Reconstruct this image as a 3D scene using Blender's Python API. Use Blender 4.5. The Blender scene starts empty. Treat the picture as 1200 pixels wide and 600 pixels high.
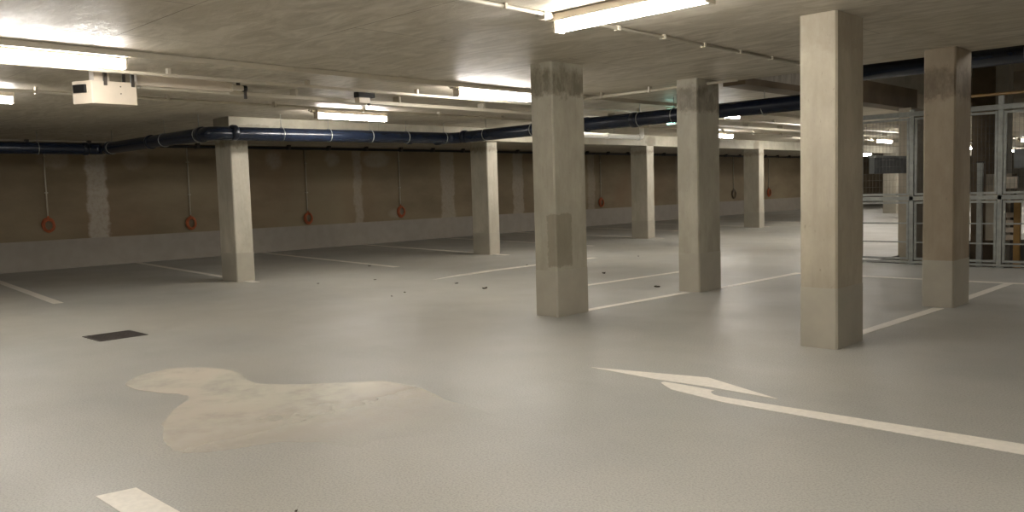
import bpy, bmesh, math, random
from mathutils import Vector, Matrix

random.seed(7)
C = bpy.context.scene.collection
sc = bpy.context.scene
PI = math.pi
H = 2.5                      # underside of the ceiling slab

# ------------------------------------------------------------------ helpers
class MB:
    """collects shapes into one bmesh, then links them as ONE mesh object"""
    def __init__(self):
        self.bm = bmesh.new()

    def box(self, x0, y0, z0, x1, y1, z1):
        v = [self.bm.verts.new((x, y, z)) for z in (z0, z1) for y in (y0, y1) for x in (x0, x1)]
        for f in ((0, 2, 3, 1), (4, 5, 7, 6), (0, 1, 5, 4), (2, 6, 7, 3), (0, 4, 6, 2), (1, 3, 7, 5)):
            self.bm.faces.new([v[i] for i in f])
        return self

    def prism(self, pts, z0, z1):
        """vertical prism over a plan outline"""
        a = 0
        n = len(pts)
        for i in range(n):
            x0, y0 = pts[i]; x1, y1 = pts[(i + 1) % n]
            a += x0 * y1 - x1 * y0
        if a < 0:
            pts = pts[::-1]
        lo = [self.bm.verts.new((x, y, z0)) for x, y in pts]
        hi = [self.bm.verts.new((x, y, z1)) for x, y in pts]
        self.bm.faces.new(lo[::-1]); self.bm.faces.new(hi)
        for i in range(n):
            j = (i + 1) % n
            self.bm.faces.new((lo[i], lo[j], hi[j], hi[i]))
        return self

    def chamfer_post(self, x0, y0, x1, y1, z0, z1, c):
        return self.prism([(x0 + c, y0), (x1 - c, y0), (x1, y0 + c), (x1, y1 - c),
                           (x1 - c, y1), (x0 + c, y1), (x0, y1 - c), (x0, y0 + c)], z0, z1)

    def tube(self, path, r, seg=12, closed=False, cap=True):
        path = [Vector(p) for p in path]
        n = len(path)
        rings = []
        prev = None
        for i, p in enumerate(path):
            if closed:
                t = path[(i + 1) % n] - path[i - 1]
            else:
                t = path[min(i + 1, n - 1)] - path[max(i - 1, 0)]
            t.normalize()
            if prev is None:
                ref = Vector((0, 0, 1)) if abs(t.z) < .9 else Vector((1, 0, 0))
                a = t.cross(ref).normalized()
            else:
                a = (prev - t * prev.dot(t)).normalized()
            prev = a
            b = t.cross(a)
            rr = r[i] if isinstance(r, (list, tuple)) else r
            rings.append([self.bm.verts.new(p + (a * math.cos(2 * PI * k / seg) + b * math.sin(2 * PI * k / seg)) * rr)
                          for k in range(seg)])
        m = n if closed else n - 1
        for i in range(m):
            A, B = rings[i], rings[(i + 1) % n]
            for k in range(seg):
                f = self.bm.faces.new((A[k], A[(k + 1) % seg], B[(k + 1) % seg], B[k]))
                f.smooth = True
        if cap and not closed:
            self.bm.faces.new(rings[0][::-1]); self.bm.faces.new(rings[-1])
        return self

    def build(self, name, mat, parent=None, loc=None, bevel=0):
        bmesh.ops.recalc_face_normals(self.bm, faces=self.bm.faces[:])
        me = bpy.data.meshes.new(name)
        self.bm.to_mesh(me); self.bm.free()
        o = bpy.data.objects.new(name, me)
        C.objects.link(o)
        me.materials.append(mat)
        if loc is not None:
            o.location = loc
        if parent is not None:
            o.parent = parent
        if bevel:
            m = o.modifiers.new('bevel', 'BEVEL'); m.width = bevel; m.segments = 2
            m.limit_method = 'ANGLE'
        return o


def tag(o, label, cat, group=None):
    o['label'] = label; o['category'] = cat
    if group:
        o['group'] = group
    return o


def thing(name, label, cat, loc=(0, 0, 0), group=None):
    o = bpy.data.objects.new(name, None)
    o.empty_display_size = .1
    C.objects.link(o); o.location = loc
    return tag(o, label, cat, group)


def struct(o):
    o['kind'] = 'structure'
    return o


def copy_tree(src, loc, label, group=None):
    """a copy of a thing with its parts and sub-parts"""
    r = src.copy(); C.objects.link(r); r.location = loc
    r['label'] = label
    if group:
        r['group'] = group
    def rec(a, b):
        for ch in list(a.children):
            if ch is b: continue
            c = ch.copy(); C.objects.link(c); c.parent = b
            rec(ch, c)
    rec(src, r)
    return r


def arc(p0, p1, p2, r, n=7):
    """rounded corner at p1 between p0 and p2"""
    p0, p1, p2 = Vector(p0), Vector(p1), Vector(p2)
    a = (p0 - p1).normalized(); b = (p2 - p1).normalized()
    ang = a.angle(b)
    d = r / math.tan(ang / 2)
    c = p1 + (a + b).normalized() * (r / math.sin(ang / 2))
    s = p1 + a * d - c; e = p1 + b * d - c
    out = []
    tot = s.angle(e)
    for i in range(n + 1):
        t = i / n
        out.append(c + (s * math.sin((1 - t) * tot) + e * math.sin(t * tot)) / math.sin(tot))
    return out


def rounded(path, r):
    out = [Vector(path[0])]
    for i in range(1, len(path) - 1):
        out += arc(path[i - 1], path[i], path[i + 1], r)
    out.append(Vector(path[-1]))
    return out

# ------------------------------------------------------------------ materials
def lin(c):
    return tuple((v / 12.92 if v <= .04045 else ((v + .055) / 1.055) ** 2.4) for v in [x / 255 for x in c]) + (1,)


class Nodes:
    def __init__(self, name):
        self.m = bpy.data.materials.new(name); self.m.use_nodes = True
        self.t = self.m.node_tree; self.n = self.t.nodes
        self.b = self.n['Principled BSDF']
        self.tc = self.n.new('ShaderNodeTexCoord')

    def link(self, a, b):
        self.t.links.new(a, b)

    def mapped(self, scale=(1, 1, 1), loc=(0, 0, 0), rot=(0, 0, 0), src='Object'):
        mp = self.n.new('ShaderNodeMapping')
        mp.inputs['Scale'].default_value = scale; mp.inputs['Location'].default_value = loc
        mp.inputs['Rotation'].default_value = rot
        self.link(self.tc.outputs[src], mp.inputs[0])
        return mp.outputs[0]

    def noise(self, scale, detail=5, rough=.55, vec=None, dist=0.):
        t = self.n.new('ShaderNodeTexNoise')
        t.inputs['Scale'].default_value = scale; t.inputs['Detail'].default_value = detail
        t.inputs['Roughness'].default_value = rough; t.inputs['Distortion'].default_value = dist
        self.link(vec if vec is not None else self.tc.outputs['Object'], t.inputs['Vector'])
        return t.outputs['Fac']

    def ramp(self, fac, stops):
        r = self.n.new('ShaderNodeValToRGB')
        e = r.color_ramp.elements
        while len(e) < len(stops):
            e.new(.5)
        for el, (p, c) in zip(e, stops):
            el.position = p
            el.color = c if isinstance(c, tuple) else (c, c, c, 1)
        self.link(fac, r.inputs[0])
        return r.outputs[0]

    def mix(self, fac, a, b, mode='MIX'):
        m = self.n.new('ShaderNodeMix'); m.data_type = 'RGBA'; m.blend_type = mode
        for k, sock, v in ((0, m.inputs[0], fac), (6, m.inputs[6], a), (7, m.inputs[7], b)):
            if hasattr(v, 'links'):
                self.link(v, sock)
            elif isinstance(v, (int, float)):
                sock.default_value = v if k == 0 else (v, v, v, 1)
            else:
                sock.default_value = v
        return m.outputs[2]

    def math(self, op, a, b=0., c=None, clamp=False):
        m = self.n.new('ShaderNodeMath'); m.operation = op; m.use_clamp = clamp
        for i, v in enumerate((a, b, c)):
            if v is None: continue
            if hasattr(v, 'links'):
                self.link(v, m.inputs[i])
            else:
                m.inputs[i].default_value = v
        return m.outputs[0]

    def xyz(self, src='Object'):
        s = self.n.new('ShaderNodeSeparateXYZ')
        self.link(self.tc.outputs[src], s.inputs[0])
        return s.outputs

    def smooth(self, v, lo, hi, a=0., b=1.):
        m = self.n.new('ShaderNodeMapRange'); m.interpolation_type = 'SMOOTHSTEP'
        self.link(v, m.inputs[0])
        for i, q in zip((1, 2, 3, 4), (lo, hi, a, b)):
            m.inputs[i].default_value = q
        return m.outputs[0]

    def bump(self, h, strength=.3, dist=.01):
        bp = self.n.new('ShaderNodeBump'); bp.inputs['Strength'].default_value = strength
        bp.inputs['Distance'].default_value = dist
        self.link(h, bp.inputs['Height']); self.link(bp.outputs[0], self.b.inputs['Normal'])

    def done(self, col=None, rough=.6, metal=0., spec=None):
        if col is not None:
            if hasattr(col, 'links'): self.link(col, self.b.inputs['Base Color'])
            else: self.b.inputs['Base Color'].default_value = col
        if hasattr(rough, 'links'): self.link(rough, self.b.inputs['Roughness'])
        else: self.b.inputs['Roughness'].default_value = rough
        self.b.inputs['Metallic'].default_value = metal
        if spec is not None: self.b.inputs['Specular IOR Level'].default_value = spec
        return self.m


def simple(name, rgb, rough=.5, metal=0., var=.12, scale=9.):
    N = Nodes(name)
    c = lin(rgb)
    n = N.noise(scale, 3)
    col = N.mix(N.smooth(n, .3, .7), tuple(v * (1 - var) for v in c[:3]) + (1,), tuple(min(1, v * (1 + var)) for v in c[:3]) + (1,))
    return N.done(col, rough, metal)


def floor_mat():
    N = Nodes('epoxy_floor')
    big = N.smooth(N.noise(.35, 4), .35, .65)
    col = N.mix(big, lin((166, 165, 158)), lin((174, 171, 161)))
    sp = N.noise(95, 3, .7)                         # fine anti-slip grit
    col = N.mix(N.smooth(sp, .42, .68, 0, .6), col, lin((128, 125, 117)))
    dirt = N.smooth(N.noise(1.3, 6, .65, N.mapped((.6, 1.6, 1))), .5, .8, 0, .22)
    col = N.mix(dirt, col, lin((136, 131, 120)))
    r = N.smooth(N.noise(1.1, 5), .3, .7, .4, .54)
    N.bump(N.noise(110, 3, .7), .3, .005)
    return N.done(col, r, 0, .5)


def ceiling_mat():
    N = Nodes('formwork_concrete_ceiling')
    s1 = N.noise(1.9, 8, .66, N.mapped((.9, 2.3, 1), rot=(0, 0, .12)), 1.6)
    s2 = N.noise(.5, 4, .5)
    col = N.mix(N.smooth(s1, .3, .72), lin((172, 164, 148)), lin((210, 203, 189)))
    col = N.mix(N.smooth(s2, .35, .7, 0, .5), col, lin((190, 181, 161)))
    br = N.n.new('ShaderNodeTexBrick')
    N.link(N.mapped((1, 1, 1), (.35, -.1, 0)), br.inputs['Vector'])
    br.inputs['Scale'].default_value = 1.0; br.inputs['Brick Width'].default_value = 2.44
    br.inputs['Row Height'].default_value = 1.22; br.inputs['Mortar Size'].default_value = .006
    br.inputs['Mortar Smooth'].default_value = .6
    for k, v in (('Color1', .0), ('Color2', .12), ('Mortar', 1.)):
        br.inputs[k].default_value = (v, v, v, 1)
    mask = N.math('MULTIPLY', br.outputs['Fac'], N.smooth(N.noise(.9, 3), .42, .6, .1, .75))
    col = N.mix(mask, col, lin((112, 98, 78)))
    tone = N.mix(.55, (1, 1, 1, 1), N.mix(br.outputs['Color'], (1, 1, 1, 1), (.55, .53, .5, 1)))
    col = N.mix(1., col, tone, 'MULTIPLY')
    pits = N.smooth(N.noise(36, 3, .7), .66, .75, 0, .5)
    col = N.mix(pits, col, lin((128, 112, 90)))
    r = N.smooth(N.noise(4.5, 7, .65, N.mapped((.7, 3.2, 1)), 1.), .3, .7, .42, .68)
    N.bump(N.noise(4.5, 7, .66, N.mapped((.8, 2.2, 1)), 1.4), .22, .02)
    return N.done(col, r, 0, .14)


def concrete_mat(name, a, b, rough=.62, scale=2.2):
    N = Nodes(name)
    n = N.noise(scale, 7, .6)
    col = N.mix(N.smooth(n, .32, .7), lin(a), lin(b))
    pits = N.smooth(N.noise(42, 3, .7), .67, .74, 0, .55)
    col = N.mix(pits, col, tuple(v * .55 for v in lin(a)[:3]) + (1,))
    N.bump(N.noise(30, 5, .6), .18, .006)
    return N.done(col, rough)


def column_mat(name, a, b, stain_lo, stain_hi, stain=.7, stain_col=(88, 78, 60), patch=None, seed=0.):
    """cast concrete with a damp mottled band near the head; z is the world height"""
    N = Nodes(name)
    off = N.mapped((1, 1, .45), (seed, seed * 1.7, 0))
    n = N.noise(3.4, 9, .68, off)
    col = N.mix(N.smooth(n, .3, .72), lin(a), lin(b))
    streak = N.noise(5, 5, .6, N.mapped((3, 3, .25), (seed, 0, 0)))
    col = N.mix(N.smooth(streak, .5, .75, 0, .3), col, tuple(v * .7 for v in lin(a)[:3]) + (1,))
    z = N.xyz()[2]
    wob = N.noise(11, 7, .7, N.mapped((1, 1, .9), (seed, seed * 1.7, 0)))
    zz = N.math('MULTIPLY_ADD', wob, .3, N.math('SUBTRACT', z, .15))
    if stain:
        k = N.math('MULTIPLY', N.smooth(zz, stain_lo - .03, stain_lo + .05), N.smooth(zz, stain_hi - .06, stain_hi + .06, 1, 0))
        k = N.math('MULTIPLY', k, N.smooth(N.noise(9, 7, .75, off), .3, .62, stain * .35, stain))
        col = N.mix(k, col, lin(stain_col))
    if patch:                                           # trowelled repair: (z0, z1, x0, x1, y0, y1)
        x, y, _ = N.xyz()
        w = N.math('MULTIPLY_ADD', N.noise(14, 6, .7), .09, -.045)
        def band(v, lo, hi):
            v = N.math('ADD', v, w)
            return N.math('MULTIPLY', N.smooth(v, lo - .008, lo + .008), N.smooth(v, hi - .008, hi + .008, 1, 0))
        k = N.math('MULTIPLY', N.math('MULTIPLY', band(x, patch[2], patch[3]), band(y, patch[4], patch[5])), band(z, patch[0], patch[1]))
        col = N.mix(N.math('MULTIPLY', k, .45), col, lin((98, 88, 68)))
    pits = N.smooth(N.noise(34, 4, .75, off), .62, .74, 0, .6)
    col = N.mix(pits, col, tuple(v * .5 for v in lin(a)[:3]) + (1,))
    N.bump(N.noise(26, 5, .6, off), .2, .006)
    return N.done(col, .66)


def beam_mat():
    """pale concrete with a few dark rubbed spots over the column heads"""
    N = Nodes('beam_concrete')
    x, y, z = N.xyz()
    n = N.noise(2.2, 7, .6)
    col = N.mix(N.smooth(n, .32, .7), lin((158, 152, 135)), lin((182, 176, 159)))
    wob = N.math('MULTIPLY_ADD', N.noise(9, 5, .6), .2, -.1)
    for yc, zc, ry, rz, s in ((10.95, .1, .22, .16, .6), (16.2, .1, .18, .16, .6), (.45, .1, .35, .05, .4), (5.6, .05, .16, .12, .3)):
        a = N.math('DIVIDE', N.math('SUBTRACT', N.math('ADD', y, wob), yc), ry)
        b = N.math('DIVIDE', N.math('SUBTRACT', N.math('ADD', z, N.math('MULTIPLY', wob, .5)), zc), rz)
        d = N.math('ADD', N.math('MULTIPLY', a, a), N.math('MULTIPLY', b, b))
        col = N.mix(N.smooth(d, .3, 1.2, s, 0), col, lin((104, 98, 78)))
    # board joints in the formwork
    fr = N.math('FRACT', N.math('MULTIPLY', y, .36))
    col = N.mix(N.smooth(fr, .0, .004, .5, 0), col, lin((96, 88, 70)))
    N.bump(N.noise(30, 5, .6), .18, .006)
    return N.done(col, .62)


def wall_mat():
    """left wall: brown cast concrete with pale filled joints and smears"""
    N = Nodes('brown_concrete_wall')
    x, y, z = N.xyz()
    v = N.mapped((1, .35, .8))
    col = N.mix(N.smooth(N.noise(1.1, 6, .6, v), .3, .7), lin((120, 104, 80)), lin((144, 130, 104)))
    col = N.mix(N.smooth(N.noise(.45, 3, .5), .5, .75, 0, .5), col, lin((128, 100, 74)))
    wob = N.math('MULTIPLY_ADD', N.noise(3.2, 6, .6), .3, -.15)
    yy = N.math('ADD', y, wob)
    total = None
    for y0, y1, z0, z1, s in ((6.17, 6.55, .5, 2.36, .75), (12.58, 12.82, .5, 2.4, .42), (15.5, 16.0, .5, 2.45, .45),
                              (18.4, 18.85, .5, 2.45, .45), (22.0, 22.35, .5, 2.4, .35), (3.2, 3.5, .5, 2.4, .35), (27.3, 27.7, .5, 2.4, .3)):
        k = N.math('MULTIPLY', N.smooth(yy, y0 - .04, y0 + .04), N.smooth(yy, y1 - .04, y1 + .04, 1, 0))
        k = N.math('MULTIPLY', k, N.smooth(z, z1 - .04, z1 + .02, s, 0))
        total = k if total is None else N.math('MAXIMUM', total, k)
    for yc, zc, ry, rz, s in ((5.6, 2.12, .3, .2, .4), (7.15, 2.12, .3, .2, .28), (10.35, 2.15, .24, .24, .4),
                              (11.95, 2.18, .25, .2, .4), (13.3, 2.17, .5, .22, .5), (4.4, 1.7, .3, .3, .15), (13.9, .75, .3, .14, .3)):
        a = N.math('DIVIDE', N.math('SUBTRACT', N.math('ADD', y, wob), yc), ry)
        b = N.math('DIVIDE', N.math('SUBTRACT', N.math('ADD', z, N.math('MULTIPLY', wob, .5)), zc), rz)
        d = N.math('ADD', N.math('MULTIPLY', a, a), N.math('MULTIPLY', b, b))
        k = N.smooth(d, .2, 1.2, s, 0)
        total = N.math('MAXIMUM', total, k)
    total = N.math('MULTIPLY', total, N.smooth(N.noise(14, 5, .7), .25, .6, .55, 1.))
    col = N.mix(total, col, lin((186, 178, 164)))
    N.bump(N.noise(22, 5, .6), .2, .008)
    return N.done(col, .75)


def emit_mat(name, rgb, strength):
    N = Nodes(name)
    n = N.noise(3, 2)
    N.done(lin((235, 235, 228)), .4)
    N.b.inputs['Emission Color'].default_value = rgb + (1,)
    N.link(N.smooth(n, .2, .8, strength * .97, strength), N.b.inputs['Emission Strength'])
    return N.m


def patch_mat():
    """dried pale film: solid at one end, worn thin towards +X"""
    N = Nodes('pale_dried_film')
    x, y, z = N.xyz()
    n = N.noise(2.2, 6, .65)
    col = N.mix(N.smooth(N.noise(.9, 4), .35, .65), lin((232, 228, 212)), lin((232, 222, 206)))
    op = N.math('MULTIPLY', N.smooth(x, .5, 2.2, 1., 0.), N.smooth(n, .25, .6, .55, 1.), clamp=True)
    op = N.math('MULTIPLY', op, .55)
    tr = N.n.new('ShaderNodeBsdfTransparent'); mx = N.n.new('ShaderNodeMixShader')
    N.done(col, .42)
    N.link(op, mx.inputs[0]); N.link(tr.outputs[0], mx.inputs[1]); N.link(N.b.outputs[0], mx.inputs[2])
    N.link(mx.outputs[0], N.n['Material Output'].inputs[0])
    return N.m


LAMP = 26.0
M = dict(
    floor=floor_mat(), ceiling=ceiling_mat(), wall=wall_mat(),
    beam=beam_mat(),
    shaft=concrete_mat('shaft_concrete', (138, 128, 110), (160, 150, 132)),
    shaft_dark=concrete_mat('brown_shaft_concrete', (96, 82, 62), (116, 100, 78)),
    skirt=simple('grey_wall_skirting', (150, 142, 130), .5, 0, .05, 4),
    paint=simple('grey_epoxy_skirting', (164, 158, 143), .45, 0, .05, 4),
    line=simple('white_road_paint', (226, 220, 208), .5, 0, .05, 30),
    galv=simple('galvanised_steel', (156, 158, 152), .42, .45, .1, 14),
    mesh=simple('fine_wire', (104, 104, 100), .5, .3, .1, 14),
    pvc=simple('pale_grey_plastic', (190, 182, 164), .42, 0, .05, 6),
    white=simple('white_enamel', (206, 194, 176), .4, 0, .04, 6),
    whitepipe=simple('white_drain_plastic', (246, 244, 238), .3, 0, .04, 6),
    navy=simple('navy_drain_pipe', (24, 32, 48), .26, 0, .15, 5),
    navyring=simple('navy_pipe_socket', (18, 24, 36), .3, 0, .15, 5),
    black=simple('black_plastic', (20, 19, 18), .45, 0, .2, 8),
    darkmetal=simple('dark_steel', (70, 64, 58), .55, 0., .2, 8),
    orange=simple('orange_corrugated_tube', (172, 90, 50), .55, 0, .2, 30),
    dullcoil=simple('dull_brown_tube', (96, 80, 60), .55, 0, .2, 30),
    yellow=simple('yellow_paint', (140, 106, 48), .45, 0, .1, 10),
    brownwood=simple('brown_panel', (112, 92, 76), .6, 0, .15, 5),
    deck=simple('grey_steel_deck', (118, 120, 120), .5, .2, .1, 8),
    leaf=simple('dry_leaf', (58, 46, 34), .8, 0, .25, 60),
    pit=concrete_mat('dark_pit_concrete', (66, 62, 56), (84, 78, 70)),
    lamp=emit_mat('lit_opal_diffuser', (1.0, .955, .90), LAMP),
    exit=emit_mat('lit_green_sign', (.45, 1.0, .84), 1.7),
    film=patch_mat(),
)

# ------------------------------------------------------------------ the setting
X0, X1, Y0, Y1 = -17.8, 6.0, -8.0, 50.0
PX, PY0, PY1 = -5.13, 13.07, 19.0           # lift pit behind the fence
SX, SY = -5.05, 9.25                        # ceiling is open beyond these
b = MB()
b.box(X0, Y0, -.3, X1, PY0, 0); b.box(X0, PY0, -.3, PX, Y1, 0); b.box(PX, PY1, -.3, X1, Y1, 0)
struct(b.build('floor', M['floor']))
b = MB()
b.box(PX, PY0, -1.4, X1, PY1, -1.3); b.box(PX + .001, PY0 + .001, -1.3, PX + .03, PY1 - .001, -.004); b.box(PX + .03, PY0 + .001, -1.3, X1, PY0 + .03, -.004); b.box(PX + .03, PY1 - .03, -1.3, X1, PY1 - .001, -.004)
struct(b.build('floor_pit', M['pit']))
b = MB()
b.box(X0, Y0, H, X1, SY, H + .28); b.box(X0, SY, H, SX - .3, Y1, H + .28); b.box(SX - .3, PY1, H, X1, Y1, H + .28)
struct(b.build('ceiling', M['ceiling']))
struct(MB().box(X0 - .3, Y0, -.3, X0, Y1, H + .3).build('wall_left', M['wall']))
struct(MB().box(X1, Y0, -1.4, X1 + .3, Y1, H + 1.2).build('wall_right', M['shaft']))
struct(MB().box(X0 - .3, Y1, -.3, X1 + .3, Y1 + .3, H + .3).build('wall_far', M['beam']))
struct(MB().box(X0 - .3, Y0 - .3, -.3, X1 + .3, Y0, H + .3).build('wall_back', M['shaft']))
struct(MB().box(X0, Y0, 0, X0 + .012, Y1, .57).build('baseboard_left', M['skirt']))
struct(MB().box(X0 + .012, Y1 - .012, 0, X1, Y1, .57).build('baseboard_far', M['skirt']))
# raised lift shaft: its own higher ceiling and upper walls
struct(MB().box(SX - .3, SY - .3, 3.3, X1, PY1 + .3, 3.5).build('ceiling_shaft', M['shaft']))
struct(MB().box(SX - .6, SY, H + .281, SX - .3, PY1, 3.3).build('wall_shaft_left', M['beam']))
struct(MB().box(SX - .3, SY - .3, H + .281, X1, SY - .02, 3.3).build('wall_shaft_front', M['shaft']))
struct(MB().box(SX - .3, PY1, H + .281, X1, PY1 + .3, 3.3).build('wall_shaft_back', M['shaft']))

# ------------------------------------------------------------------ columns and beam
CH = .014
def column(x, y, wx, wy, top, mat, label, group, painted=.46):
    """x, y: the arris nearest the camera (max x, min y)"""
    t = thing('concrete_column', label, 'column', (x - wx / 2, y + wy / 2, 0), group)
    MB().chamfer_post(-wx / 2, -wy / 2, wx / 2, wy / 2, 0, top, CH).build('shaft', mat, t)
    e = .0025
    o = MB().chamfer_post(-wx / 2 - e, -wy / 2 - e, wx / 2 + e, wy / 2 + e, 0, painted, CH).build('painted_base', M['paint'], t)
    o['label'] = 'grey painted foot'
    return t

G1 = 'columns in the middle of the hall'
cA, cB = (158, 149, 130), (180, 171, 152)
column(-5.429, 6.190, .288, .49, H, column_mat('column_concrete_a', (150, 144, 127), (172, 166, 149), 2.17, 2.43, .75, (86, 78, 58),
       patch=(.5, 1.02, .04, .2, -.4, .0), seed=1.), 'tall concrete column with a darker trowelled patch above its grey foot, left of the middle pair', G1)
column(-5.290, 8.578, .288, .49, H, column_mat('column_concrete_b', (152, 146, 129), (174, 168, 151), 2.12, 2.4, .7, (84, 74, 58), seed=4.),
       'concrete column standing behind the arrow, with a white bay line running to its left foot', G1)
column(-2.608, 6.130, .288, .49, H, column_mat('column_concrete_c', cA, cB, 2.22, 2.6, .3, (126, 112, 92), seed=7.),
       'largest and nearest concrete column, brightly lit on its left face', G1)
column(-2.579, 8.743, .288, .49, H, column_mat('column_concrete_d', (144, 130, 109), (164, 151, 129), 2.02, 2.3, .7, (86, 72, 54), seed=9.),
       'brownish concrete column in front of the mesh fence, furthest to the right', G1)

G2 = 'columns carrying the long beam'
lw = [(-11.865, 6.182, 'concrete column under the near end of the long beam, closest of its row'),
      (-11.982, 11.667, 'second concrete column of the beam row, where the blue pipe turns off'),
      (-11.878, 16.959, 'third concrete column of the beam row, dark smudge on its head'),
      (-11.694, 22.189, 'thin looking fourth concrete column of the beam row, beside the largest column'),
      (-11.70, 27.5, 'fifth concrete column of the beam row, mostly behind the largest column'),
      (-11.70, 32.8, 'far concrete column of the beam row, seen small through the fence'),
      (-11.70, 38.1, 'last concrete column of the beam row at the far end of the hall')]
for i, (x, y, lb) in enumerate(lw):
    column(x, y, .49, .295, 2.25 if i < 4 else 2.25, column_mat('beam_column_concrete_%s' % 'abcdefg'[i], (162, 156, 140), (184, 178, 162), 2.05, 2.16, .6, (96, 88, 68), seed=11. + i),
           lb, G2, .44)
BX = -11.875
t = thing('concrete_beam', 'long pale concrete downstand beam over the left row of columns', 'beam', (BX - .245, 6.18, 2.25))
MB().box(-.245, 0, 0, .245, 41.8, .25).build('downstand', M['beam'], t, bevel=.006)

# ------------------------------------------------------------------ luminaires
def make_lamp(name, L, label, loc, group, along='y'):
    t = thing(name, label, 'lamp', loc, group)
    b = MB(); b.box(-.062, -L / 2 - .02, -.058, .062, L / 2 + .02, 0)
    b.build('housing', M['white'], t, bevel=.008)
    b = MB()
    n = 14
    pts = [(-.044, -.0585)] + [(.044 * math.cos(PI + PI * k / n), -.083 + .048 * math.sin(PI + PI * k / n)) for k in range(n + 1)] + [(.044, -.0585)]
    A = [b.bm.verts.new((x, -L / 2, z)) for x, z in pts]; B = [b.bm.verts.new((x, L / 2, z)) for x, z in pts]
    for k in range(len(pts)):
        j = (k + 1) % len(pts)
        f = b.bm.faces.new((A[k], B[k], B[j], A[j])); f.smooth = True
    b.bm.faces.new(A); b.bm.faces.new(B[::-1])
    b.build('diffuser', M['lamp'], t)
    for e in (-1, 1):
        a = sorted((e * (L / 2 + .001), e * (L / 2 + .02)))
        MB().box(-.05, a[0], -.136, .05, a[1], -.0585).build('end_cap', M['white'], t, bevel=.006)
    b = MB(); b.box(-.03, -L / 2 - .09, -.05, .03, -L / 2 - .025, -.002); b.tube([(0, -L / 2 - .09, -.03), (0, -L / 2 - .13, -.025)], .012, 10)
    b.build('end_connector', M['pvc'], t, bevel=.004)
    if along == 'x':
        t.rotation_euler = (0, 0, -PI / 2)
    return t

GL = 'lit batten lamps under the ceiling'
R1X, R2X = -7.27, -10.36
first = make_lamp('ceiling_lamp', 1.2, 'lit batten lamp at the left edge, above the white box', (R1X, 2.27, H), GL)
far_lb = 'lit batten lamp far down the hall, hidden behind columns'
back_lb = 'lit batten lamp on the ceiling outside the picture'
spots = [
    (R1X, 7.23, 'lit batten lamp just left of the patched column head'),
    (R2X, 2.27, 'end of a lit batten lamp at the left edge, lower of two'),
    (R2X, 7.34, 'lit batten lamp above the blue pipe, right of the dark ceiling box'),
    (R1X, 12.45, 'small lit lamp below the blue pipe, right of the middle column, upper of two'),
    (R2X, 17.7, 'small lit lamp over the far beam, right of the middle column, lower of two'),
    (R2X, 12.2, far_lb), (R1X, 17.0, far_lb), (-3.9, 24.0, far_lb), (R2X, 22.8, far_lb), (R1X, 22.0, far_lb), (R1X, 31.8, far_lb),
    (R2X + .7, 26.0, 'small lit lamp seen through the top of the fence, left bay'),
    (R2X, 31.5, far_lb), (R2X, 37.0, far_lb), (R1X, 37.0, far_lb), (R2X, 43.0, far_lb),
    (-1.2, .2, back_lb), (.2, 2.6, back_lb), (-3.9, -.6, back_lb), (3.4, 2.6, back_lb),
    (1.5, 23.5, far_lb)]
for x, y, lb in spots:
    copy_tree(first, (x, y, H), lb)
for x, y in ((-.6, 11.2),):
    copy_tree(first, (x, y, 3.3), 'lit lamp on the raised ceiling of the lift shaft, out of sight')
make_lamp('ceiling_lamp', 1.2, 'large lit batten lamp crossing the top edge of the picture', (-3.36, 4.62, H), GL, 'x')

# ------------------------------------------------------------------ ceiling conduits and trays
def run(name, label, cat, pts, r, mat, clips=None, clip_mat='pvc', seg=10, axis='y', group=None):
    """a straight round conduit with saddle clips up to the slab"""
    p0, p1 = Vector(pts[0]), Vector(pts[-1])
    t = thing(name, label, cat, p0, group)
    MB().tube([Vector(p) - p0 for p in pts], r, seg).build('tube', M[mat], t)
    if clips:
        L = (p1 - p0).length; d = (p1 - p0).normalized(); n = int(L / clips)
        w = d.cross(Vector((0, 0, 1)))
        for k in range(n + 1):
            c = d * (k + .4) * clips
            if (c.length > L): break
            bb = MB()
            lo = Vector((c.x, c.y, -r * 1.35)); up = H - p0.z
            h = Vector((abs(w.x) * r * 1.7 + abs(d.x) * .012, abs(w.y) * r * 1.7 + abs(d.y) * .012, 0))
            bb.box(c.x - h.x, c.y - h.y, -r * 1.35, c.x + h.x, c.y + h.y, up)
            bb.build('clip', M[clip_mat], t)
    return t

def trunk(name, label, x, y0, y1, w, h, z0, mat='pvc', step=1.5):
    t = thing(name, label, 'cable trunking', (x, y0, z0))
    MB().box(-w / 2, 0, 0, w / 2, y1 - y0, h).build('channel', M[mat], t, bevel=.004)
    n = int((y1 - y0) / step)
    for k in range(n):
        MB().box(-w / 2 - .006, .5 + k * step, h * .6, w / 2 + .006, .53 + k * step, H - z0).build('hanger', M['pvc'], t)
    return t

trunk('cable_trunking', 'pale trunking close beside the nearer lamp row, running towards the patched column', -7.135, -6, 30, .04, .048, 2.4515, 'pvc', 1.1)
trunk('cable_tray', 'flat pale cable strip right behind the nearer lamp row', -7.86, -6, 30, .04, .03, 2.42)
trunk('cable_tray', 'wide pale cable tray running past the white ceiling box', -8.62, 3.3, 34, .11, .045, 2.385)
run('ceiling_conduit', 'thin conduit in front of the further lamp row', 'conduit', [(-9.82, -6, 2.45), (-9.82, 30, 2.45)], .018, 'pvc', 1.4)
run('ceiling_conduit', 'conduit passing the inner end of the large top lamp', 'conduit', [(-3.97, -3, 2.482), (-3.97, 9.2, 2.482)], .014, 'pvc', .62)
run('ceiling_conduit', 'short conduit crossing the ceiling between the two middle columns', 'conduit', [(-7.9, 8.8, 2.45), (-4.9, 8.8, 2.45)], .018, 'pvc', .75)
t = thing('junction_box', 'small pale junction box at the inner end of the large top lamp', 'junction box', (-3.99, 4.5, H))
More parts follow.
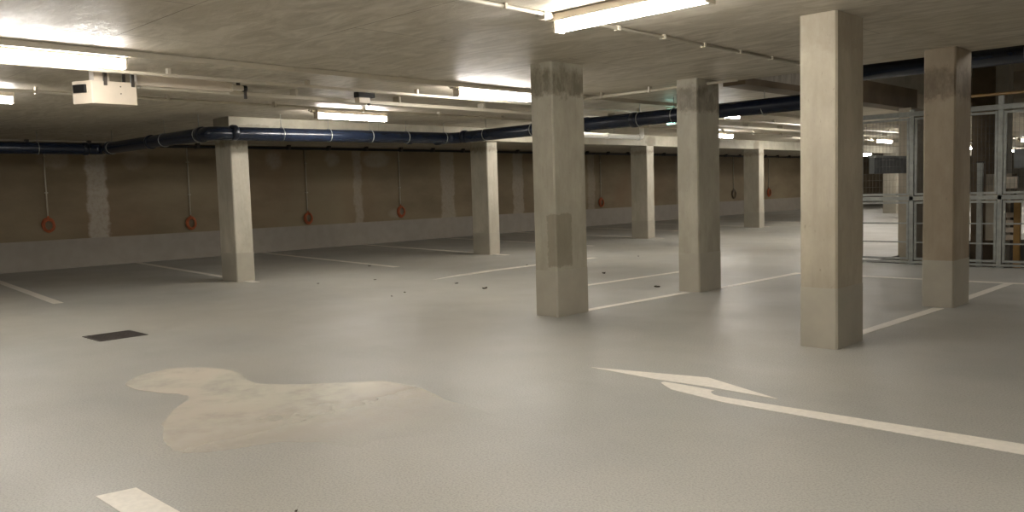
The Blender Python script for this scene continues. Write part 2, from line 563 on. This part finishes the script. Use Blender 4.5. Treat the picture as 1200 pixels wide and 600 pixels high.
MB().box(-.04, -.05, -.045, .04, .03, 0).build('body', M['pvc'], t, bevel=.006)
MB().box(-.03, -.04, -.05, .03, .02, -.0445).build('lid', M['white'], t)

# unlit batten under the tray
t = thing('unlit_batten', 'unlit white batten on the cable tray right of the white ceiling box', 'lamp', (-8.40, 3.42, 2.36))
MB().box(-.05, 0, .03, .05, 1.0, .14).build('housing', M['white'], t, bevel=.008)
MB().box(-.043, .03, 0, .043, .97, .03).build('diffuser', M['pvc'], t, bevel=.012)

# white box with black opening
t = thing('ceiling_box', 'white metal box with a black square opening hung under the ceiling', 'box', (-8.3, 3.1, 2.18))
b = MB()
b.prism([(.1, -.16), (.1, .25), (-.1, .25), (-.1, -.26)], 0, .21)
b.build('casing', M['white'], t, bevel=.005)
MB().prism([(.05, -.186), (-.075, -.2485), (-.0638, -.271), (.0612, -.2085)], .1, .175).build('opening', M['black'], t, bevel=.004)
for y in (-.05, .2):
    for x in (-.11, .085):
        MB().box(x, y, .17, x + .0249 if x > 0 else -.1005, y + .03, .32).build('hanger', M['darkmetal'], t)
MB().box(-.06, -.12, .2102, .06, .02, .32).build('mounting_bracket', M['white'], t)
MB().tube([(.101, .1, .165), (.107, .1, .165)], .006, 10).tube([(.101, .1, .1), (.107, .1, .1)], .006, 10).build('screw', M['darkmetal'], t)

# two small devices on the tray
t = thing('ceiling_camera', 'small camera with dark lens on the cable tray end by the unlit batten', 'camera', (-8.36, 4.5, 2.385))
MB().box(-.04, -.1, .02, .04, .03, .075).build('body', M['pvc'], t, bevel=.008)
MB().tube([(0, .03, .048), (0, .075, .048)], .034, 14).build('lens', M['black'], t)
MB().box(-.015, -.03, .075, .015, 0, .115).build('stem', M['darkmetal'], t)
MB().box(-.012, .05, -.06, .012, .075, .02).build('bracket', M['darkmetal'], t)
t = thing('sensor_box', 'dark box with white lower half above the lit lamp by the blue pipe', 'sensor', (-8.35, 6.1, 2.36))
MB().box(-.05, -.11, .065, .05, .13, .13).build('cover', M['black'], t, bevel=.006)
MB().box(-.045, -.1, .0, .045, .06, .0645).build('lower_case', M['white'], t, bevel=.006)
MB().box(-.02, .0605, -.02, .02, .08, .0645).build('bracket', M['darkmetal'], t)
MB().box(-.02, -.02, .1305, .02, .02, .14).build('mount', M['darkmetal'], t)

# exit sign behind the pipe
t = thing('exit_sign', 'lit greenish sign half hidden behind the blue pipe, left of the middle column', 'sign', (-7.2, 11.0, 2.2))
MB().box(-.12, -.012, .0, .02, .012, .235).build('panel', M['exit'], t, bevel=.004)
MB().box(-.12, -.03, .2355, .02, .03, .298).build('housing', M['pvc'], t, bevel=.006)

# ------------------------------------------------------------------ blue drain pipe and its hangers
def pipe_piece(parent, path, r, name='pipe', mat='navy', seg=24):
    return MB().tube(path, r, seg).build(name, M[mat], parent)

PR = .098
t = thing('drain_pipe', 'long navy blue drain pipe hung below the ceiling, bending along the beam', 'pipe', (-11.3, 5.65, 2.2))
O = Vector((-11.3, 5.65, 2.2))
W = [(-15.4, -1, 2.2), (-15.4, 5.65, 2.2), (-11.38, 5.65, 2.2), (-11.3, 10.15, 2.23), (-4.62, 10.1, 2.25)]
path = rounded(W, .15)
pipe_piece(t, [p - O for p in path], PR)
pipe_piece(t, [p - O for p in rounded([(-4.66, 10.1, 2.25), (-4.42, 10.1, 2.25), (-4.42, 10.1, 2.53), (-4.2, 10.1, 2.53)], .12)], PR * .98, 'offset_bend')
pipe_piece(t, [Vector(p) - O for p in [(-4.22, 10.1, 2.53), (X1, 10.1, 2.53)]], PR)
def socket(p, d, L=.09, rr=1.14):
    p = Vector(p) - O; d = Vector(d)
    pipe_piece(t, [p - d * L / 2, p - d * (L / 2 - .012), p + d * (L / 2 - .012), p + d * L / 2], [PR * 1.02, PR * rr, PR * rr, PR * 1.02], 'socket', 'navyring')
for y in (2.0, 5.35): socket((-15.4, y, 2.2), (0, 1, 0))
for x in (-15.1, -13.4, -11.66): socket((x, 5.65, 2.2), (1, 0, 0))
for y in (5.98, 9.2, 9.85): socket((-11.35, y, 2.215), (0, 1, 0))
for x in (-10.95, -8.2, -7.3): socket((x, 10.13, 2.238), (1, 0, 0))
for x in (-2.0, -1.9): socket((x, 10.1, 2.53), (1, 0, 0), .06)
def hanger(p, d, top=H):
    p = Vector(p) - O; d = Vector(d).normalized(); side = d.cross(Vector((0, 0, 1)))
    ring = [p + (side * math.cos(a) + Vector((0, 0, 1)) * math.sin(a)) * (PR + .006) for a in [2 * PI * k / 24 for k in range(24)]]
    h = MB().tube(ring, .006, 8, closed=True)
    h.tube([p + Vector((0, 0, PR + .006)), Vector((p.x, p.y, top - O.z))], .005, 8)
    h.build('hanger', M['galv'], t)
for y in (1.8, 3.6, 4.6): hanger((-15.4, y, 2.2), (0, 1, 0))
for x in (-15.0, -12.9, -11.75): hanger((x, 5.65, 2.2), (1, 0, 0))
for y in (6.72, 7.55, 8.35, 9.1, 9.95): hanger((-11.3, y, 2.2 + .03 * (y - 5.65) / 4.5), (0, 1, 0))
for x in (-10.4, -9.3, -8.25, -7.2, -6.62, -5.25): hanger((x, 10.12, 2.24), (1, 0, 0))
for x in (-2.3, .2): hanger((x, 10.1, 2.53), (1, 0, 0), 3.3)

# white waste pipe below the blue one
t = thing('waste_pipe', 'short white plastic waste pipe with an upright end, below the blue pipe', 'pipe', (-10.2, 12.0, 2.28))
MB().tube(rounded([(0, 0, 0), (0, 2.4, 0), (0, 2.4, .22)], .06), .05, 14).build('pipe', M['whitepipe'], t)
MB().tube([(0, 1.2, 0), (0, 1.26, 0)], .06, 14).build('socket', M['whitepipe'], t)
MB().tube([(0, 2.25, 0), (0, 2.31, 0)], .06, 14).build('socket', M['whitepipe'], t)
for y in (.3, 1.45):
    MB().tube([(0, y, .042), (0, y, .22)], .006, 8).build('hanger', M['galv'], t)

# ------------------------------------------------------------------ left wall: tray and cable drops
t = thing('wall_pipe', 'thin dark pipe on brackets along the top of the left wall', 'pipe', (X0 + .1, -6, 2.42))
MB().tube([(0, 0, 0), (0, 50, 0)], .03, 12).build('pipe', M['black'], t)
MB().box(-.1, 0, .055, -.055, 50, .08).build('strip', M['pvc'], t)
for k in range(44):
    MB().box(-.1, 1.0 + k * 1.12, -.035, .035, 1.06 + k * 1.12, .08).build('bracket', M['darkmetal'], t)

def coil_bm(r, n, seed):
    rnd = random.Random(seed)
    b = MB()
    pts = []
    N_ = 28
    turns = n
    for k in range(turns * N_ + 1):
        a = 2 * PI * k / N_ + PI / 2
        q = (1, .84, .93, .74)[k // N_ % 4] + .07 * math.sin(k * .21 + seed) + .04 * math.sin(k * .53)
        pts.append(Vector((.03 + .012 * (k // N_), r * .86 * q * math.cos(a), r * q * math.sin(a))))
    # corrugation: alternate radii
    fine, rad = [], []
    for i in range(len(pts) - 1):
        for s in (0, .5):
            fine.append(pts[i].lerp(pts[i + 1], s)); rad.append(.0175 if s else .0140)
    b.tube(fine, rad, 8)
    return b

drops = [(5.41, .86, .13, 'orange', 'orange cable coil below a thin pipe, leftmost on the left wall'),
         (8.25, .76, .13, 'orange', 'orange cable coil just left of the nearest beam column'),
         (11.18, .74, .13, 'orange', 'orange cable coil right of the nearest beam column'),
         (14.03, .80, .14, 'orange', 'orange cable coil left of the second beam column'),
         (16.9, .8, .13, 'orange', 'orange cable coil behind the second beam column'),
         (19.75, .8, .13, 'orange', 'orange cable coil behind the patched column'),
         (22.66, .78, .14, 'orange', 'red orange cable coil right of the patched column'),
         (25.6, .8, .13, 'orange', 'orange cable coil behind the middle column'),
         (28.4, .8, .13, 'orange', 'orange cable coil behind the middle column, further one'),
         (31.55, .86, .18, 'dullcoil', 'dull dark cable coil on the wall right of the middle column'),
         (34.6, .86, .17, 'orange', 'faint orange cable coil left of the largest column, furthest in view')]
for i, (y, z, r, m, lb) in enumerate(drops):
    t = thing('cable_drop', lb, 'cable', (X0 + .001, y, z), 'cable drops on the left wall')
    MB().tube([(.02, 0, r + .02), (.02, 0, 2.40 - z)], .0135, 10).build('conduit', M['pvc'], t)
    for q in (.5, 1.2):
        MB().box(0, -.025, r + q - .012, .04, .025, r + q + .012).build('hanger_clip', M['pvc'], t)
    MB().tube([(.02, 0, r + .05), (.022, .004, r + .02), (.03, 0, r - .005)], .016, 10).build('tail', M[m], t)
    coil_bm(r, 4 if m == 'orange' else 2, i + 1.).build('coil', M[m], t)

# ------------------------------------------------------------------ floor markings and things on the floor
LZ = .0025
def flat(name, label, cat, pts, mat='line', group=None, z=LZ):
    cx = sum(p[0] for p in pts) / len(pts); cy = sum(p[1] for p in pts) / len(pts)
    o = MB().prism([(x - cx, y - cy) for x, y in pts], 0, z).build(name, M[mat], None, (cx, cy, 0.0002))
    return tag(o, label, cat, group)

def strip(p, q, w):
    p, q = Vector(p + (0,)), Vector(q + (0,))
    n = (q - p).normalized().cross(Vector((0, 0, 1))) * w / 2
    return [((p + n).x, (p + n).y), ((q + n).x, (q + n).y), ((q - n).x, (q - n).y), ((p - n).x, (p - n).y)]

GB = 'bay lines running to the left wall'
bl = ['white bay line at the left edge of the picture, nearest of its row',
      'white bay line that runs to the foot of the nearest beam column',
      'white bay line between the first and second beam columns',
      'white bay line that runs to the foot of the second beam column',
      'white bay line just beyond the second beam column',
      'white bay line that runs to the foot of the third beam column',
      'white bay line beyond the third beam column',
      'white bay line that runs to the foot of the fourth beam column',
      'faint white bay line beyond the fourth beam column']
for k, lb in enumerate(bl):
    yf, yw = 3.58 + 2.72 * k, 4.2 + 2.85 * k
    if k % 2 == 1:
        yf += .03
    flat('bay_line', lb, 'floor marking', strip((-11.6 - (.0 if k % 2 == 0 else .0), yf), (-17.7, yw), .12), group=GB)
flat('bay_line', 'white line on the floor joining the two middle columns and going on behind', 'floor marking',
     strip((-5.5, 6.7), (-5.42, 8.5), .1))
flat('bay_line', 'white line leaving the middle column towards the fence, bent at its end', 'floor marking',
     [(-5.36, 9.07), (-5.27, 9.07), (-5.22, 11.03), (X1 - 2, 11.22), (X1 - 2, 11.33), (-5.33, 11.14)])
flat('bay_line', 'white line on the floor further back, left of the middle column', 'floor marking', strip((-6.95, 8.1), (-6.8, 11.0), .1))
flat('bay_line', 'white slanting line between the largest column and the brownish column', 'floor marking', strip((-2.76, 6.62), (-2.69, 8.68), .1))
flat('bay_line', 'white line from the brownish column to the line along the fence', 'floor marking', strip((-2.69, 9.24), (-2.67, 11.065), .1))
flat('bay_line', 'white line stub at the bottom left edge of the picture', 'floor marking',
     [(-3.77, 1.255), (-3.74, 1.415), (.5, 1.415), (.5, 1.255)])
t = thing('turn_arrow', 'white painted direction arrow on the floor in front of the middle columns', 'floor marking', (-2.4, 4.45, .0002))
def rel(pts): return [(x + 2.4, y - 4.45) for x, y in pts]
MB().prism(rel([(-3.71, 4.56), (-2.88, 4.765), (-2.27, 4.52), (-2.73, 4.54), (-3.1, 4.522)]), 0, LZ).build('arrow_head', M['line'], t)
MB().prism(rel([(-3.05, 4.475), (-3.04, 4.492), (-2.98, 4.499), (-2.91, 4.497), (-2.67, 4.482), (-2.672, 4.45), (-2.655, 4.42), (-2.62, 4.39), (-2.58, 4.376), (-2.5, 4.372), (-.97, 4.425), (2.0, 4.53), (2.0, 4.36), (-.95, 4.255), (-2.48, 4.262), (-2.71, 4.31), (-2.89, 4.345), (-2.99, 4.415), (-3.035, 4.45)]), 0, LZ).build('arrow_shaft', M['line'], t)
t = thing('turn_arrow', 'smaller white painted arrow far back on the floor left of the patched column', 'floor marking', (-9.6, 9.0, .0002))
def rel(pts): return [(x + 9.6, y - 9.0) for x, y in pts]
MB().prism(rel([(-9.36, 7.95), (-9.58, 8.66), (-9.46, 9.25)]), 0, LZ).build('arrow_head', M['line'], t)
MB().prism(rel([(-9.57, 8.7), (-9.46, 8.62), (-9.5, 9.4), (-9.52, 12.0), (-9.66, 12.0), (-9.66, 9.3)]), 0, LZ).build('arrow_shaft', M['line'], t)

# pale dried patch
out = [(-5.98, 2.24), (-6.10, 2.33), (-6.18, 2.43), (-6.21, 2.57), (-6.19, 2.71), (-6.06, 2.84), (-5.87, 2.91), (-5.68, 2.92), (-5.52, 2.88), (-5.38, 2.82), (-5.22, 2.81), (-5.02, 2.93),
       (-4.83, 3.1), (-4.56, 3.4), (-4.2, 3.42), (-3.84, 3.31), (-3.25, 3.24), (-3.23, 2.92), (-3.49, 2.53), (-3.44, 2.39), (-3.66, 2.34), (-3.85, 2.2), (-3.90, 2.08), (-3.93, 1.96), (-3.99, 1.86), (-4.07, 1.78),
       (-4.16, 1.755), (-4.27, 1.78), (-4.48, 1.85), (-4.71, 1.94), (-4.9, 2.08), (-5.09, 2.24), (-5.15, 2.31), (-5.21, 2.34), (-5.29, 2.34), (-5.38, 2.32), (-5.51, 2.26), (-5.64, 2.22), (-5.82, 2.205)]
def ragged(pts, it=2, a=.012):
    rnd = random.Random(3)
    for k in range(it):
        new = []
        for i in range(len(pts)):
            p, q = pts[i], pts[(i + 1) % len(pts)]
            new += [p, ((p[0] + q[0]) / 2 + rnd.uniform(-a, a), (p[1] + q[1]) / 2 + rnd.uniform(-a, a))]
        pts = new; a *= .6
    return pts
o = MB().prism([(x + 5.4, y - 2.5) for x, y in ragged(out)], 0, .0012).build('floor_stain', M['film'], None, (-5.4, 2.5, .0002))
tag(o, 'large pale dried patch spreading over the grey floor', 'stain')

# drain grating
t = thing('floor_drain', 'dark square drain grating set in the grey floor at the left', 'drain', (-8.22, 3.01, 0))
MB().box(-.22, -.22, .0005, .22, .22, .002).build('well', M['black'], t)
b = MB()
for a in (-.22, .205):
    b.box(a, -.22, .002, a + .015, .22, .006); b.box(-.205, a, .002, .205, a + .015, .006)
b.build('frame', M['darkmetal'], t)
b = MB()
for k in range(17):
    q = -.205 + .0241 * k + .0085
    b.box(q, -.205, .002, q + .007, .205, .005); b.box(-.205, q, .0022, .205, q + .006, .0048)
b.build('grating', M['darkmetal'], t)

# dry leaves
rnd = random.Random(5)
def leaf_mesh(s, seed):
    r = random.Random(seed); b = MB(); n = 9
    top, bot = [], []
    ctr = b.bm.verts.new((0, 0, .35 * s))
    rim = [b.bm.verts.new((math.cos(2 * PI * k / n) * s * r.uniform(.6, 1.25), math.sin(2 * PI * k / n) * s * r.uniform(.4, .7), s * r.uniform(.05, .6))) for k in range(n)]
    low = [b.bm.verts.new((v.co.x * .8, v.co.y * .8, .0005)) for v in rim]
    for k in range(n):
        j = (k + 1) % n
        b.bm.faces.new((rim[k], rim[j], ctr)); b.bm.faces.new((low[k], low[j], rim[j], rim[k]))
    b.bm.faces.new(low[::-1])
    return b
for k, (x, y, s) in enumerate([(-8.65, 7.76, .030), (-7.86, 7.53, .040), (-10.15, 7.48, .026), (-8.47, 6.7, .024), (-12.2, 8.88, .028), (-7.68, 9.82, .042), (-6.03, 8.78, .040),
                               (-9.03, 12.57, .022), (-8.3, 6.36, .022), (-10.5, 6.72, .02), (-2.94, 1.73, .010), (-9.7, 10.3, .024)]):
    o = leaf_mesh(s, k).build('dry_leaf', M['leaf'], None, (x, y, .0002))
    o.rotation_euler = (0, 0, rnd.uniform(0, 6))
    tag(o, 'tiny dark dry leaf lying on the grey floor', 'leaf', 'dry leaves on the floor')

# ------------------------------------------------------------------ mesh fence and lift shaft on the right
FY = 13.0
t = thing('mesh_fence', 'tall galvanised steel fence with wide framed bays in front of the lift pit', 'fence', (-5.2, FY, 0))
posts = [-5.2, -4.415, -3.255, -2.05, -.85, .35, 1.55, 2.75, 3.95, 5.15]
for x in posts:
    X = x + 5.2
    b = MB(); b.box(X - .03, -.03, 0, X + .03, .03, 2.27 if x != -3.255 else 2.36); b.box(X - .07, -.06, 0, X + .07, .06, .012)
    b.build('post', M['galv'], t, bevel=.004)
MB().box(-.03, -.035, 2.17, posts[-1] + 5.23, .035, 2.24).build('top_rail', M['galv'], t, bevel=.004)
MB().box(-.03, -.034, .02, posts[-1] + 5.23, .034, .05).build('bottom_rail', M['galv'], t)
for i in range(len(posts) - 1):
    a, c = posts[i] + 5.2 + .038, posts[i + 1] + 5.2 - .038
    for z0, z1, nm in ((1.02, 2.15, 'upper_panel'), (.07, .93, 'lower_panel')):
        b = MB(); w = .032
        b.box(a, -.016, z0, a + w, .016, z1); b.box(c - w, -.016, z0, c, .016, z1)
        b.box(a + w, -.016, z0, c - w, .016, z0 + w); b.box(a + w, -.016, z1 - w, c - w, .016, z1)
        p = b.build(nm, M['galv'], t)
        b = MB()
        if nm == 'lower_panel':
            for z in (.33, .61):
                b.box(a + w, -.008, z - .01, c - w, .008, z + .01)
            b.build('cross_bar', M['galv'], p)
        else:
            q = a + w + .05
            while q < c - w:
                b.box(q - .0012, -.0012, z0 + w, q + .0012, .0012, z1 - w); q += .05
            z = z0 + w + .1
            while z < z1 - w:
                b.box(a + w, -.0012, z - .0012, c - w, .0012, z + .0012); z += .1
            b.build('wire_mesh', M['mesh'], p)
MB().box(-.03, -.03, .945, posts[-1] + 5.23, .03, 1.005).build('middle_rail', M['galv'], t)

o = run('gas_pipe', 'thin yellow pipe along the top of the fence', 'pipe', [(-4.2, FY, 2.385), (X1, FY, 2.385)], .02, 'yellow')

# lintel and post at the left side of the shaft
t = thing('steel_beam', 'dark brown beam above the left bay of the fence', 'beam', (SX - .15, 12.2, 2.43))
MB().box(-.149, 0, 0, .149, 2.9, .33).build('downstand', M['shaft_dark'], t)
MB().box(-.149, -2.94, .02, .149, -.001, .1).build('edge_strip', M['shaft_dark'], t)
t = thing('concrete_pier', 'concrete pier inside the lift pit behind the fence', 'column', (-5.02, 14.45, -1.3))
MB().box(-.1, 0, 0, .1, 3.0, 3.72).build('pier_wall', M['shaft'], t)
t = thing('concrete_pier', 'short concrete pilaster high up behind the yellow pipe', 'column', (-4.15, 16.6, -1.3))
MB().box(-.1, 0, 0, .1, .3, 4.6).build('pilaster', M['beam'], t)
struct(MB().box(-4.9, 17.6, -1.3, -4.38, 17.8, 3.3).build('wall_pit_rear', M['shaft_dark']))

# lift machinery
t = thing('lift_platform', 'grey steel platform edge seen through the upper fence bays', 'car lift', (-4.9, 13.4, 1.36))
MB().box(-.16, -.34, 0, -.08, 1.04, .24).build('side_plate', M['deck'], t)
MB().box(-.18, -.34, .2401, -.06, 1.04, .275).build('edge_rail', M['galv'], t)
MB().box(1.45, 1.1, .02, 5.0, 1.18, .3).build('front_plate', M['deck'], t)
MB().box(1.9, 1.181, .0, 5.0, 4.0, .06).build('deck_plate', M['deck'], t)
t = thing('lift_post', 'grey steel guide post behind the fence, right of the brownish column', 'post', (-3.91, 14.5, -1.3))
MB().box(-.04, -.03, 0, .04, .03, 2.78).build('profile', M['galv'], t, bevel=.004)
MB().box(-.05, -.035, 2.7801, .05, .035, 2.80).build('cap', M['darkmetal'], t)
t = thing('lift_post', 'yellow brown steel post behind the fence at the right edge', 'post', (-3.39, 14.5, -1.3))
MB().box(-.045, -.04, 0, .045, .04, 2.2).build('profile', M['yellow'], t, bevel=.004)
MB().box(-.055, -.045, 2.2001, .055, .045, 2.22).build('cap', M['darkmetal'], t)
t = thing('lift_ladder', 'stack of pale slats behind the fence at the right edge', 'ladder', (-3.52, 14.62, .28))
for k in range(4):
    MB().box(-.07, -.01, .0 + k * .115, .07, .01, .075 + k * .115).build('slat', M['white'], t)
MB().box(-.085, .011, -1.58, -.065, .03, .5).build('stile', M['darkmetal'], t)
MB().box(.065, .011, -1.58, .085, .03, .5).build('stile', M['darkmetal'], t)
t = thing('control_box', 'pale control box behind the fence at the right edge', 'box', (-3.5, 14.6, 1.07))
MB().box(-.085, -.04, 0, .085, .04, .18).build('casing', M['white'], t, bevel=.006)
MB().box(-.06, -.046, .03, .06, -.041, .15).build('cover', M['pvc'], t)
MB().box(-.02, .0405, -2.37, .02, .07, .12).build('stand', M['darkmetal'], t)
t = thing('lift_cabinet', 'brown steel cabinet behind the fence right of the brownish column', 'cabinet', (-3.72, 14.9, .25))
MB().box(-.2, -.05, .0, .16, .25, 1.05).build('body', M['shaft'], t)
MB().box(-.05, -.065, .3, .1, -.051, .95).build('door', M['brownwood'], t)
for k in range(5):
    MB().box(-.04, -.075, .02 + k * .05, .1, -.051, .045 + k * .05).build('vent_slat', M['darkmetal'], t)

# bulkhead light at the far end
t = thing('bulkhead_ceiling_lamp', 'small round lit lamp beside the largest column, seen at the fence edge', 'lamp', (-13.9, 35.6, 2.38))
b = MB(); b.tube([(0, 0, -.10), (0, 0, -.09), (0, 0, -.03), (0, 0, 0)], [.10, .16, .2, .2], 20); b.build('diffuser', M['lamp'], t)
MB().tube([(0, 0, .001), (0, 0, .12)], [.21, .21], 20).build('base', M['brownwood'], t)

# ------------------------------------------------------------------ camera
f, yaw, pitch, roll, ch = 984.1435, .7726557, -.0771995, -.0297029, 1.2584
cam = bpy.data.cameras.new('camera'); co = bpy.data.objects.new('camera', cam); C.objects.link(co)
cam.sensor_fit = 'HORIZONTAL'; cam.sensor_width = 36; cam.lens = f / 1200 * 36
cam.clip_start = .05; cam.clip_end = 200
fw = Vector((-math.sin(yaw), math.cos(yaw), 0)); rt = Vector((math.cos(yaw), math.sin(yaw), 0)); up = Vector((0, 0, 1))
f2 = fw * math.cos(pitch) + up * math.sin(pitch); u2 = -fw * math.sin(pitch) + up * math.cos(pitch)
r3 = rt * math.cos(roll) + u2 * math.sin(roll); u3 = -rt * math.sin(roll) + u2 * math.cos(roll)
m = Matrix((r3, u3, -f2)).transposed().to_4x4(); m.translation = (0, 0, ch)
co.matrix_world = m
sc.camera = co

# ------------------------------------------------------------------ world and view
w = bpy.data.worlds.new('world'); sc.world = w; w.use_nodes = True
w.node_tree.nodes['Background'].inputs[0].default_value = (1., .9, .75, 1)
w.node_tree.nodes['Background'].inputs[1].default_value = .0
sc.cycles.diffuse_bounces = 6
sc.cycles.max_bounces = 10
sc.view_settings.view_transform = 'Standard'; sc.view_settings.look = 'None'
sc.view_settings.gamma = 1; sc.view_settings.use_curve_mapping = False
sc.view_settings.exposure = 1.7
